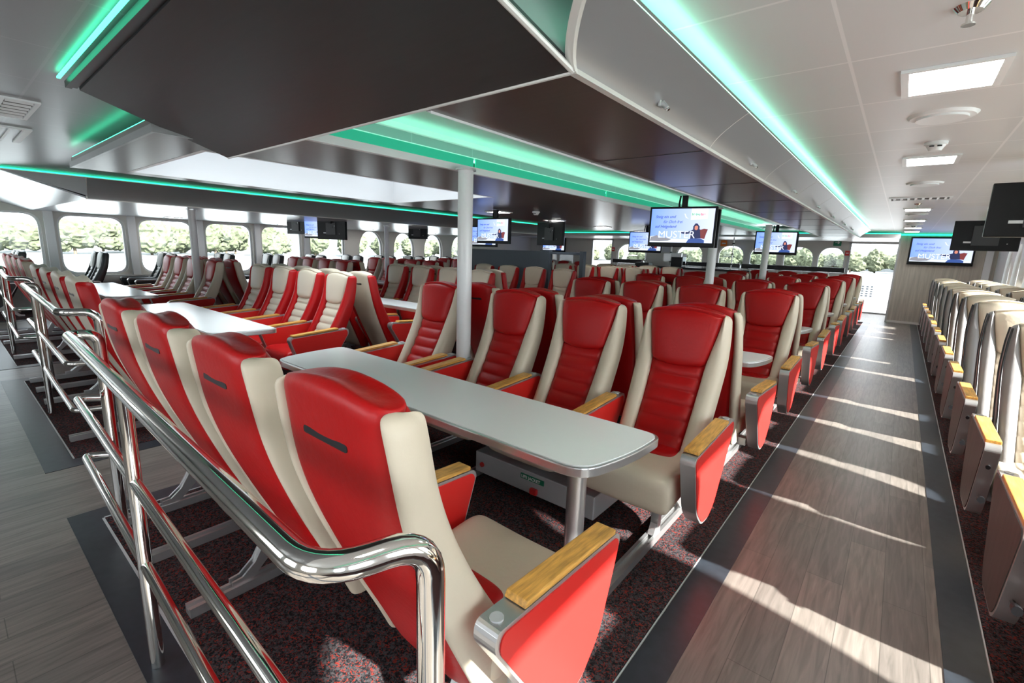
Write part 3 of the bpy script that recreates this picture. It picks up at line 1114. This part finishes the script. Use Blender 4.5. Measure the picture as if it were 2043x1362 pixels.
railing(-9.5, -7.08, .47, 'farthest chrome railing at the left behind dark red seats', (-8.4,), .05, .09)

# ------------------------------------------------------------------ columns
def column(x, y, ztop, r, label):
    t = thing('column', (x, y, 0), label, 'column')
    obj('shaft', cyl((0, 0, 0.004), (0, 0, ztop), r, 'poleW', 28), t)
    obj('top_collar', cyl((0, 0, ztop - .012), (0, 0, ztop), r * 1.35, 'alu', 28), t)
    obj('base_collar', cyl((0, 0, 0.004), (0, 0, .05), r * 1.25, 'white', 28), t)
column(-2.57, 2.56, ZS, .056, 'white round column rising between the facing red seats under the cove')
column(-8.5, 2.60, ZO, .052, 'white column at the left in front of the far left red seats')
column(-1.955, 6.50, 2.1, .055, 'white column standing just below the largest hanging screen')
column(-1.90, 9.30, 2.06, .055, 'white column farthest away below the second hanging screen')
column(-9.24, 6.68, ZO, .05, 'thin white column at left in front of the arched windows')

# ------------------------------------------------------------------ television screens
M_['scr'] = mat('screen_sky', (0.02, 0.02, 0.03), 0.25, emit=(0.30, 0.42, 0.86), estr=1.0)
def scr_grad():
    m = M_['scr']
    nt = m.node_tree
    b = nt.nodes['Principled BSDF']
    tc = nt.nodes.new('ShaderNodeTexCoord')
    sp = nt.nodes.new('ShaderNodeSeparateXYZ')
    r = nt.nodes.new('ShaderNodeValToRGB')
    r.color_ramp.elements[0].color = (0.16, 0.30, 0.86, 1)
    r.color_ramp.elements[1].color = (0.56, 0.62, 0.86, 1)
    nt.links.new(tc.outputs['Generated'], sp.inputs[0])
    nt.links.new(sp.outputs[0], r.inputs[0])
    nt.links.new(r.outputs[0], b.inputs['Emission Color'])
scr_grad()
def emis(name, c, s=1.0):
    M_[name] = mat(name, (0, 0, 0), 0.4, emit=c, estr=s)
emis('scr_text', (0.05, 0.10, 0.42))
emis('scr_white', (0.66, 0.72, 0.92))
emis('scr_box', (0.66, 0.74, 0.90))
emis('scr_green', (0.10, 0.42, 0.22))
emis('scr_red', (0.75, 0.12, 0.16))
emis('scr_navy', (0.015, 0.02, 0.07))
emis('scr_jeans', (0.03, 0.07, 0.25))
emis('scr_skin', (0.55, 0.20, 0.14))
emis('scr_maroon', (0.16, 0.03, 0.03))
emis('scr_rock', (0.22, 0.22, 0.25))
emis('scr_snow', (0.62, 0.70, 0.86))

def flat(poly, m, y):
    bm = bmesh.new()
    prism_bm(bm, poly, 'y', y - .0008, y)
    return mesh_from(bm, m)
def tv_meshes(W, H):
    """screen facing -y, centred at the origin"""
    d = {}
    d['body'] = box((-W / 2, 0.0, -H / 2), (W / 2, .06, H / 2), 'tv', .006)
    d['bezel'] = None
    bz = .022 * W / .7
    bb = .045 * W / .7
    sw, s0, s1 = W / 2 - bz, -H / 2 + bb, H / 2 - bz
    d['screen'] = box((-sw, -.004, s0), (sw, .001, s1), 'scr')
    k = sw / .33
    hh = (s1 - s0)
    def q(u, v):
        return ((u - .5) * 2 * sw, s0 + (1 - v) * hh)
    els = []
    els.append(('snow_ground', flat([q(.0, 1), q(1, 1), q(1, .93), q(.6, .90), q(.35, .88), q(.1, .80), q(0, .82)], 'scr_snow', -.0045)))
    els.append(('rocks', flat([q(.0, .96), q(.02, .84), q(.12, .78), q(.15, .86), q(.26, .85), q(.36, .90), q(.3, .95), q(.16, .97)], 'scr_rock', -.005)))
    els.append(('jacket', flat([q(.50, .66), q(.56, .68), q(.66, .64), q(.70, .60), q(.80, .60), q(.83, .66), q(.84, .86), q(.66, .88), q(.65, .72), q(.58, .75), q(.50, .72)], 'scr_navy', -.005)))
    els.append(('companion', flat([q(.80, .62), q(.86, .58), q(.92, .60), q(.90, .72), q(.88, .88), q(.82, .86)], 'scr_maroon', -.0055)))
    els.append(('hood', flat([q(.69, .62), q(.69, .52), q(.72, .43), q(.75, .43), q(.79, .52), q(.79, .62), q(.74, .66)], 'scr_navy', -.0055)))
    els.append(('face', flat([q(.715, .60), q(.715, .52), q(.74, .49), q(.765, .52), q(.765, .60), q(.74, .63)], 'scr_skin', -.006)))
    els.append(('jeans', flat([q(.60, 1.0), q(.63, .90), q(.68, .87), q(.82, .87), q(.88, .92), q(.88, 1.0)], 'scr_jeans', -.006)))
    els.append(('logo_box', flat([q(.64, .0), q(.90, .0), q(.90, .30), q(.64, .33)], 'scr_box', -.0045)))
    els.append(('gull', flat([q(.53, .14), q(.55, .15), q(.57, .24), q(.61, .30), q(.56, .27)], 'scr_white', -.005)))
    d['els'] = els
    tx = []
    def T(s, size, m, u, v, bold=0.0, shear=0.0):
        me = text_mesh(s, size * hh, m, bold * hh, shear)
        x, z = q(u, v)
        tx.append((me, (x, -.0062, z)))
    T('Steig ein und', .115, 'scr_text', .07, .27, .002, .25)
    T('für Dich frei', .115, 'scr_text', .20, .42, .001, .35)
    T('auf Helgoland', .115, 'scr_text', .07, .56, .002, .25)
    T('MUSTER', .30, 'scr_white', .13, .86)
    T('Helgo', .10, 'scr_green', .65, .20, .003)
    T('line', .10, 'scr_red', .785, .20, .003)
    d['text'] = tx
    return d
TV1 = tv_meshes(.69, .42)
TV2 = tv_meshes(1.18, .66)
TV3 = tv_meshes(.60, .36)
def tv(loc, rz, label, group, T_=TV1, post=None, back_unit=False, tilt=0.0, blank=False):
    t = thing('television', loc, label, 'television', group, rz)
    b = obj('housing', T_['body'], t)
    s = obj('screen', T_['screen'], t)
    if blank:
        s.data = s.data.copy()
        s.data.materials[0] = M_['tv']
    else:
        for nm, me in T_['els']:
            obj(nm, me, s)
        for me, l in T_['text']:
            o = obj('lettering', me, s, l)
            o.rotation_euler = (math.pi / 2, 0, 0)
    if post:
        H = post
        p = obj('ceiling_post', boxes([((-.028, .055, .10), (.028, .10, H)), ((-.07, .045, -.06), (.07, .07, .14))], 'tv', .004), t)
        obj('cable', tube([(-.04, .08, .12), (-.06, .08, (H + .15) / 2), (-.05, .08, H)], .010, 'tv', .02, 8), t)
    if back_unit:
        obj('rear_screen', box((-.30, .12, -.21), (.36, .19, .19), 'tv', .01), t)
    # details on the back
    obj('rear_plate', boxes([((-.12, .06, -.12), (.12, .075, .12)), ((-.05, .06, .02), (.02, .082, .05))], 'slot', .004), t)
    obj('port', boxes([((.10, .0605, -.09), (.19, .064, -.07)), ((-.20, .0605, -.10), (-.19, .064, -.09)), ((-.1, .0755, .05), (-.085, .078, .065))], 'alupaint'), t)
    return t
tv((-1.90, 5.15, 1.785), math.radians(9), 'large hanging screen showing a blue poster, centre of the picture under the cove', 'hanging screens', TV1, .33, True)
tv((-1.88, 9.9, 1.77), math.radians(9), 'hanging screen with blue poster, right of and behind the largest hanging one', 'hanging screens', TV1, .33, True)
tv((-4.10, 9.2, 1.73), math.radians(4), 'small far hanging screen partly hidden at left behind the largest one', 'hanging screens', TV1, .32)
tv((-4.66, 5.2, 1.745), math.radians(2), 'hanging screen with blue poster just right of the near white column', 'hanging screens', TV3, .30)
tv((-5.15, 7.4, 1.80), math.radians(168), 'dark back of a hanging screen above the grey partition', 'hanging screens', TV1, .26)
tv((-9.62, 5.2, 1.77), math.radians(25), 'dim hanging screen with blue poster under the left lowered ceiling', 'hanging screens', TV3, .17)
tv((-9.05, 5.25, 1.78), math.radians(200), 'dark back of a screen beside the dim one under the left lowered ceiling', 'hanging screens', TV1, .15)
tv((-10.4, 5.2, 1.85), math.radians(190), 'small dark screen back hanging before the left window posts', 'hanging screens', TV3, .09)
tv((-9.7, 8.0, 1.86), math.radians(190), 'small dark screen back hanging before the narrow arched windows', 'hanging screens', TV3, .09)
tv((0.72, 8.2, 1.84), math.radians(178), 'dark back of a hanging screen in front of the large wall screen', 'hanging screens', TV3, .36)
tv((0.70, 4.75, 1.86), math.radians(178), 'dark back of the nearest hanging screen at the right picture edge', 'hanging screens', TV3, .34)
tv((0.64, 15.22, 1.79), 0, 'large wall screen with blue poster on the pale wood partition at aisle end', 'wall screens', TV2)
tv((-11.85, 17.2, 1.80), 0, 'wall screen with blue poster on the far end wall behind the grey partition', 'wall screens', TV2)
tv((-6.8, 7.3, 1.74), math.radians(4), 'hanging screen with blue poster peeping out behind the near white column', 'hanging screens', TV1, .31)

# ------------------------------------------------------------------ ceiling fittings
def lamp(x0, x1, y0, y1, z, label):
    t = thing('ceiling_lamp', ((x0 + x1) / 2, (y0 + y1) / 2, z), label, 'ceiling lamp', 'rectangular ceiling lamps')
    hx, hy = (x1 - x0) / 2, (y1 - y0) / 2
    obj('diffuser', box((-hx, -hy, -.008), (hx, hy, -.001), 'lamp'), t)
    bm = bmesh.new()
    f = wall_mesh(rect(-hx - .025, -hy - .02, hx + .025, hy + .02), [rect(-hx, -hy, hx, hy)], 'z', -.012, -.0005, 'white')
    obj('frame', f, t)
ly = [0.4, 2.615, 4.54, 8.52, 10.66, 12.79, 14.2]
for i, y in enumerate(ly):
    lamp(-.09, .167, y - .155, y + .155, ZC, 'white rectangular ceiling lamp over the right aisle, %s from camera' % ORD[i])
for i, (x, y) in enumerate([(-4.9, 5.6), (-5.1, 7.4), (-5.2, 9.4), (-5.1, 11.2)]):
    lamp(x - .13, x + .13, y - .13, y + .13, ZS, 'white square lamp in the brown lowered ceiling, %s beyond the skylight' % ORD[i])
for i, y in enumerate((1.0, 3.4, 5.8, 8.2, 10.6)):
    lamp(-12.4, -12.15, y - .12, y + .12, ZO, 'lamp in the left lowered ceiling above the window seats, %s from camera' % ORD[i]) if y > 1.4 else None
def round_vent(x, y, z, r, label):
    t = thing('round_vent', (x, y, z), label, 'ceiling vent', 'round ceiling vents')
    bm = bmesh.new()
    cyl_bm(bm, (0, 0, -.012), (0, 0, 0), r * .92, 40, r)
    me = mesh_from(bm, 'white')
    shade_auto(me, 30)
    obj('rim', me, t)
    obj('disc', cyl((0, 0, -.022), (0, 0, -.012), r * .74, 'white', 40), t)
for i, y in enumerate((3.24, 5.8, 9.3, 11.6)):
    round_vent(.04, y, ZC, .135, 'white round ceiling vent over the right aisle, %s from camera' % ORD[i])
def smoke(x, y, z, label):
    t = thing('smoke_detector', (x, y, z), label, 'smoke detector', 'smoke detectors')
    obj('base', cyl((0, 0, -.018), (0, 0, 0), .055, 'white', 28), t)
    obj('sensor_head', cyl((0, 0, -.05), (0, 0, -.018), .030, 'white', 28, .048), t)
    obj('vent_slot', boxes([((-.03, -.052, -.032), (-.008, -.040, -.026)), ((.006, -.052, -.032), (.028, -.040, -.026))], 'slot'), t)
smoke(.045, 3.92, ZC, 'white smoke detector between the two nearest aisle lamps')
smoke(.04, 11.95, ZC, 'white smoke detector far down the right aisle ceiling')
smoke(-4.3, 5.75, ZS, 'white smoke detector in the brown ceiling beyond the skylight')
def louver(x, y, z, w_, d_, label, n=7):
    t = thing('louvered_vent', (x, y, z), label, 'air vent', 'louvered ceiling vents')
    obj('frame', wall_mesh(rect(-w_ / 2 - .02, -d_ / 2 - .02, w_ / 2 + .02, d_ / 2 + .02), [rect(-w_ / 2, -d_ / 2, w_ / 2, d_ / 2)], 'z', -.01, -.0005, 'white'), t)
    obj('backing', box((-w_ / 2, -d_ / 2, -.002), (w_ / 2, d_ / 2, -.0005), 'slot'), t)
    for k in range(n):
        xx = -w_ / 2 + w_ * (k + .5) / n
        q_ = w_ / n * .42
        bm = bmesh.new()
        prism_bm(bm, [(xx + .012, -.002), (xx + .004, -.002), (xx - .012, -.0105), (xx - .008, -.012)], 'y', -d_ / 2 + .004, d_ / 2 - .004)
        obj('slat', mesh_from(bm, 'white'), t)
louver(.03, 7.1, ZC, .50, .22, 'white louvered vent far over the right aisle before the row of small lamps', 8)
louver(-4.15, .415, ZC, .58, .12, 'white louvered ceiling vent at the upper left picture edge', 6)
def sprinkler(x, y, z, label):
    t = thing('sprinkler', (x, y, z), label, 'sprinkler', 'ceiling sprinklers')
    obj('rosette', cyl((0, 0, -.014), (0, 0, 0), .028, 'chrome', 24, .040), t)
    obj('nozzle', cyl((0, 0, -.045), (0, 0, -.014), .008, 'chrome', 12), t)
    obj('deflector', cyl((0, 0, -.049), (0, 0, -.045), .016, 'chrome', 16), t)
sprinkler(.042, 1.96, ZC, 'chrome sprinkler at the top right corner of the picture')
sprinkler(.03, 7.75, ZC, 'chrome sprinkler just before the third aisle lamp')
for i, y in enumerate((1.83, 3.23, 4.62, 6.04, 7.4, 8.92, 10.4)):
    zf = 2.045
    xf = -0.83 + 0.175 * ((zf - 2.0) / .155) ** 1.5
    t = thing('spotlight', (xf, y, zf), 'small brass spotlight on the silver fascia, %s from camera' % ORD[i], 'spotlight', 'small spotlights along the silver fascia')
    obj('mount', box((-.004, -.016, -.014), (.008, .016, .018), 'alu', .003), t)
    obj('spot_head', cyl((.008, 0, .0), (.030, .0, -.022), .011, 'alu', 14, .009), t)
    obj('lens', cyl((.028, 0, -.020), (.036, 0, -.028), .006, 'chrome', 12), t)
# two recessed hatches in the near left ceiling
tag(obj('ceiling_hatch', boxes([((-5.6, .36, ZC - .012), (-4.85, .40, ZC - .001)), ((-5.6, .52, ZC - .012), (-4.85, .56, ZC - .001)), ((-4.90, .40, ZC - .012), (-4.85, .52, ZC - .001)), ((-5.6, .45, ZC - .008), (-4.9, .465, ZC - .001))], 'white')), 'pale framed ceiling grille at the left edge below the louvered vent', 'vent')

# ------------------------------------------------------------------ grey partition with glass
t = thing('partition_screen', (-5.4, 7.62, 0), 'slate grey low partition with a glass panel behind the middle block', 'partition')
obj('solid_panel', box((-2.1, -.04, 0.005), (-.12, .04, 1.48), 'grey', .004), t)
obj('post', box((-.12, -.05, 0.005), (.10, .05, 1.50), 'grey', .004), t)
obj('post', box((.78, -.05, 0.005), (.86, .05, 1.50), 'grey', .004), t)
obj('top_bar', box((.10, -.03, 1.43), (.78, .03, 1.48), 'grey', .003), t)
obj('bottom_panel', box((.10, -.03, .005), (.78, .03, .80), 'grey', .003), t)
obj('glass_pane', box((.10, -.005, .80), (.78, .005, 1.43), 'glass'), t)

# ------------------------------------------------------------------ bar counter and far end fittings
t = thing('bar_counter', (-4.7, 13.9, 0), 'pale bar counter with a black worktop in front of the far windows', 'counter')
obj('front_panel', box((-1.7, -.25, 0.003), (1.6, .25, 1.10), 'whitewall', .004), t)
obj('worktop', box((-1.75, -.30, 1.10), (1.65, .30, 1.16), 'slot', .006), t)
for i, x in enumerate((-5.75, -3.25)):
    t = thing('glass_screen', (x, 13.9, 1.16), 'clear glass bar screen held by clamp posts, %s part of the counter' % ('left' if i == 0 else 'right'), 'glass screen', 'glass screens on the bar')
    obj('glass_pane', box((-.38, -.004, .02), (.38, .004, .80), 'glass'), t)
    for sx in (-.4, .4):
        p = obj('post', tube([(sx, 0, 0), (sx, 0, .86)], .014, 'alu', 0, 10), t)
        obj('clamp', boxes([((sx - .03, -.015, zz), (sx + .03, .015, zz + .03)) for zz in (.12, .40, .68)], 'slot'), t)
t = thing('coffee_machine', (-5.15, 14.0, 1.16), 'black coffee machine with bright front on the bar counter', 'coffee machine')
obj('body', box((-.16, -.16, 0), (.16, .18, .38), 'slot', .01), t)
obj('water_tank', box((.17, -.12, .02), (.32, .14, .30), 'glass', .01), t)
obj('hood', box((-.16, -.24, .28), (.16, -.15, .40), 'alu', .008), t)
t = thing('cup_tray', (-6.1, 13.72, 1.16), 'low black cup tray on the bar beside the coffee machine', 'tray')
obj('tray', box((-.22, -.14, 0), (.22, .14, .09), 'slot', .01), t)
obj('cup', cyl((.06, 0, .09), (.06, 0, .14), .03, 'white', 16, .035), t)
obj('cup', cyl((-.06, .02, .09), (-.06, .02, .14), .03, 'white', 16, .035), t)
for i, (a, b) in enumerate(((-8.75, -7.55), (-6.5, -4.15), (-4.1, -1.3))):
    t = thing('luggage_rack', ((a + b) / 2, 16.85, 0), 'long black rail with white luggage rack below the far windows, %s from left' % ORD[i], 'luggage rack', 'luggage racks at the end wall')
    L = (b - a) / 2
    obj('padded_rail', box((-L, -.06, 1.15), (L, .06, 1.29), 'slot', .01), t)
    for k in range(9):
        xx = -L + .05 + (2 * L - .1) * k / 8
        obj('bar', cyl((xx, 0, .005), (xx, 0, 1.15), .015, 'white', 10), t)
    obj('shelf', box((-L, -.2, .95), (L, .2, .98), 'white', .005), t)

# signs
def sign(loc, w_, h_, m, label, txt=None, rz=0):
    t = thing('sign', loc, label, 'sign', None, rz)
    obj('plate', box((-w_ / 2, -.006, -h_ / 2), (w_ / 2, .006, h_ / 2), m), t)
    if txt == 'bar':
        obj('white_bar', box((-w_ * .32, -.008, -h_ * .1), (w_ * .32, -.006, h_ * .1), 'signwhite'), t)
    elif txt == 'arrow':
        obj('pictogram', flat([(-w_ * .3, -h_ * .05), (w_ * .05, -h_ * .05), (w_ * .05, -h_ * .25), (w_ * .35, 0), (w_ * .05, h_ * .25), (w_ * .05, h_ * .05), (-w_ * .3, h_ * .05)], 'signwhite', -.0065), t)
    return t
sign((-1.62, 17.27, 2.02), .20, .18, 'green', 'green escape sign high on the far wall beside the bright doorway', 'arrow')
sign((-1.34, 17.27, 1.72), .11, .14, 'redsign', 'red sign with white bar on the pillar beside the bright doorway', 'bar')
sign((-9.0, 17.25, 1.65), .13, .15, 'redsign', 'red sign with white bar beside the far left doorway', 'bar')
sign((-4.85, 17.27, 1.95), .20, .20, 'orange', 'orange notice on the far wall left of the second hanging screen', 'bar')
sign((XL + .06, 2.2, 1.955), .36, .06, 'green', 'dark green sign strip above the second left window', 'bar', math.pi / 2)
for i, (yy_, mm_) in enumerate(((5.25, 'green'), (5.5, 'green'), (5.75, 'redsign'))):
    sign((XL + .06, yy_, 1.96), .14, .05, mm_, ['first small green', 'second small green', 'small red'][i] + ' sign above the left window posts near the dim screen', 'arrow', math.pi / 2)

# ------------------------------------------------------------------ outside
tag(obj('bulwark', box((-2.2, 19.2, 0), (.6, 19.28, 1.12), 'white')), 'white bulwark plate outside the bright doorway at the aisle end', 'bulwark')
tag(obj('bulwark', box((-10.6, 19.2, 0), (-8.6, 19.28, 1.12), 'white')), 'white bulwark behind the outdoor stair at the far left doorway', 'bulwark')
o = obj('bulwark_slots', boxes([((-.95 + .12 * i, 19.185, .38 + .075 * k), (-.89 + .12 * i, 19.198, .42 + .075 * k)) for i in range(3) for k in range(5)], 'grey'))
tag(o, 'three columns of dark slots in the white bulwark outside the doorway', 'vent')
t = thing('deck_stair', (-9.3, 18.4, 0), 'white outdoor stair seen through the far left doorway', 'stair')
bm = bmesh.new()
prism_bm(bm, [(-.5, 0), (-.35, 0), (.6, 1.9), (.45, 1.9)], 'y', -.02, .02)
obj('stringer', mesh_from(bm, 'white'), t)
for k in range(7):
    obj('step', box((-.5 + .13 * k, .02, .22 * k + .1), (-.25 + .13 * k, .6, .22 * k + .13), 'white'), t)
struct('ground_water', box((-400, -300, -2.62), (120, 400, -2.6), 'water'))
def tree_mesh(seed):
    rnd = random.Random(seed)
    bm = bmesh.new()
    for k in range(11):
        a = rnd.uniform(0, 6.28)
        rr = rnd.uniform(0, 2.1)
        c = Vector((math.cos(a) * rr, math.sin(a) * rr, rnd.uniform(1.4, 4.2) * (1 - rr * .12)))
        s = rnd.uniform(1.0, 1.9)
        t_ = bmesh.new()
        bmesh.ops.create_icosphere(t_, subdivisions=3, radius=s)
        for v in t_.verts:
            n_ = v.co.normalized()
            f_ = 1 + .22 * math.sin(n_.x * 9 + seed) * math.sin(n_.y * 11 + k) * math.sin(n_.z * 8 + 1) + rnd.uniform(-.16, .16)
            v.co = Vector((v.co.x * f_, v.co.y * f_, v.co.z * f_ * .8)) + c
        tmp = bpy.data.meshes.new('t')
        t_.to_mesh(tmp)
        t_.free()
        bm.from_mesh(tmp)
        bpy.data.meshes.remove(tmp)
    return mesh_from(bm, 'leafA')
TREES = [tree_mesh(s) for s in (1, 2, 3, 4)]
TRUNK = cyl((0, 0, -1.2), (0, 0, 2.0), .18, 'trunk', 8)
spots = []
for row in range(3):
    for k in range(17):
        spots.append((-112 - 9.5 * row, -28 + 11.0 * k + 5.5 * (row % 2)))
    for k in range(13):
        spots.append((-100 + 11.0 * k + 5.5 * (row % 2), 172 + 9.5 * row))
for i, (x, y) in enumerate(spots):
    t = thing('tree', (x, y, -1.7), 'pale green leafy tree in the dense row on the shore across the water', 'tree', 'trees along the far shore', random.uniform(0, 6.28))
    obj('crown', TREES[i % 4], t)
    obj('trunk', TRUNK, t)
    s = random.uniform(1.15, 1.36)
    t.scale = (s, s, s * random.uniform(.88, 1.1))
bm = bmesh.new()
for (x0, y0, x1, y1) in ((-150, -90, -108, 210), (-150, 167, 80, 210)):
    box_bm(bm, (x0, y0, -2.7), (x1, y1, -1.7))
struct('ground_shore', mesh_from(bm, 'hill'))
bm = bmesh.new()
N = 40
for side in (0, 1):
    R_ = []
    for k in range(N + 1):
        t_ = k / N
        h = 9 + 3.5 * math.sin(t_ * 7 + side) + 2 * math.sin(t_ * 19 + 2)
        if side == 0:
            p = (-260, -200 + 500 * t_)
            b0, tp, b1 = (p[0] + 60, p[1], -2.7), (p[0], p[1], h), (p[0] - 80, p[1], -2.7)
        else:
            p = (-260 + 400 * t_, 300)
            b0, tp, b1 = (p[0], p[1] - 60, -2.7), (p[0], p[1], h), (p[0], p[1] + 80, -2.7)
        R_.append((b0, tp, b1))
    loft_bm(bm, [list(r) for r in R_])
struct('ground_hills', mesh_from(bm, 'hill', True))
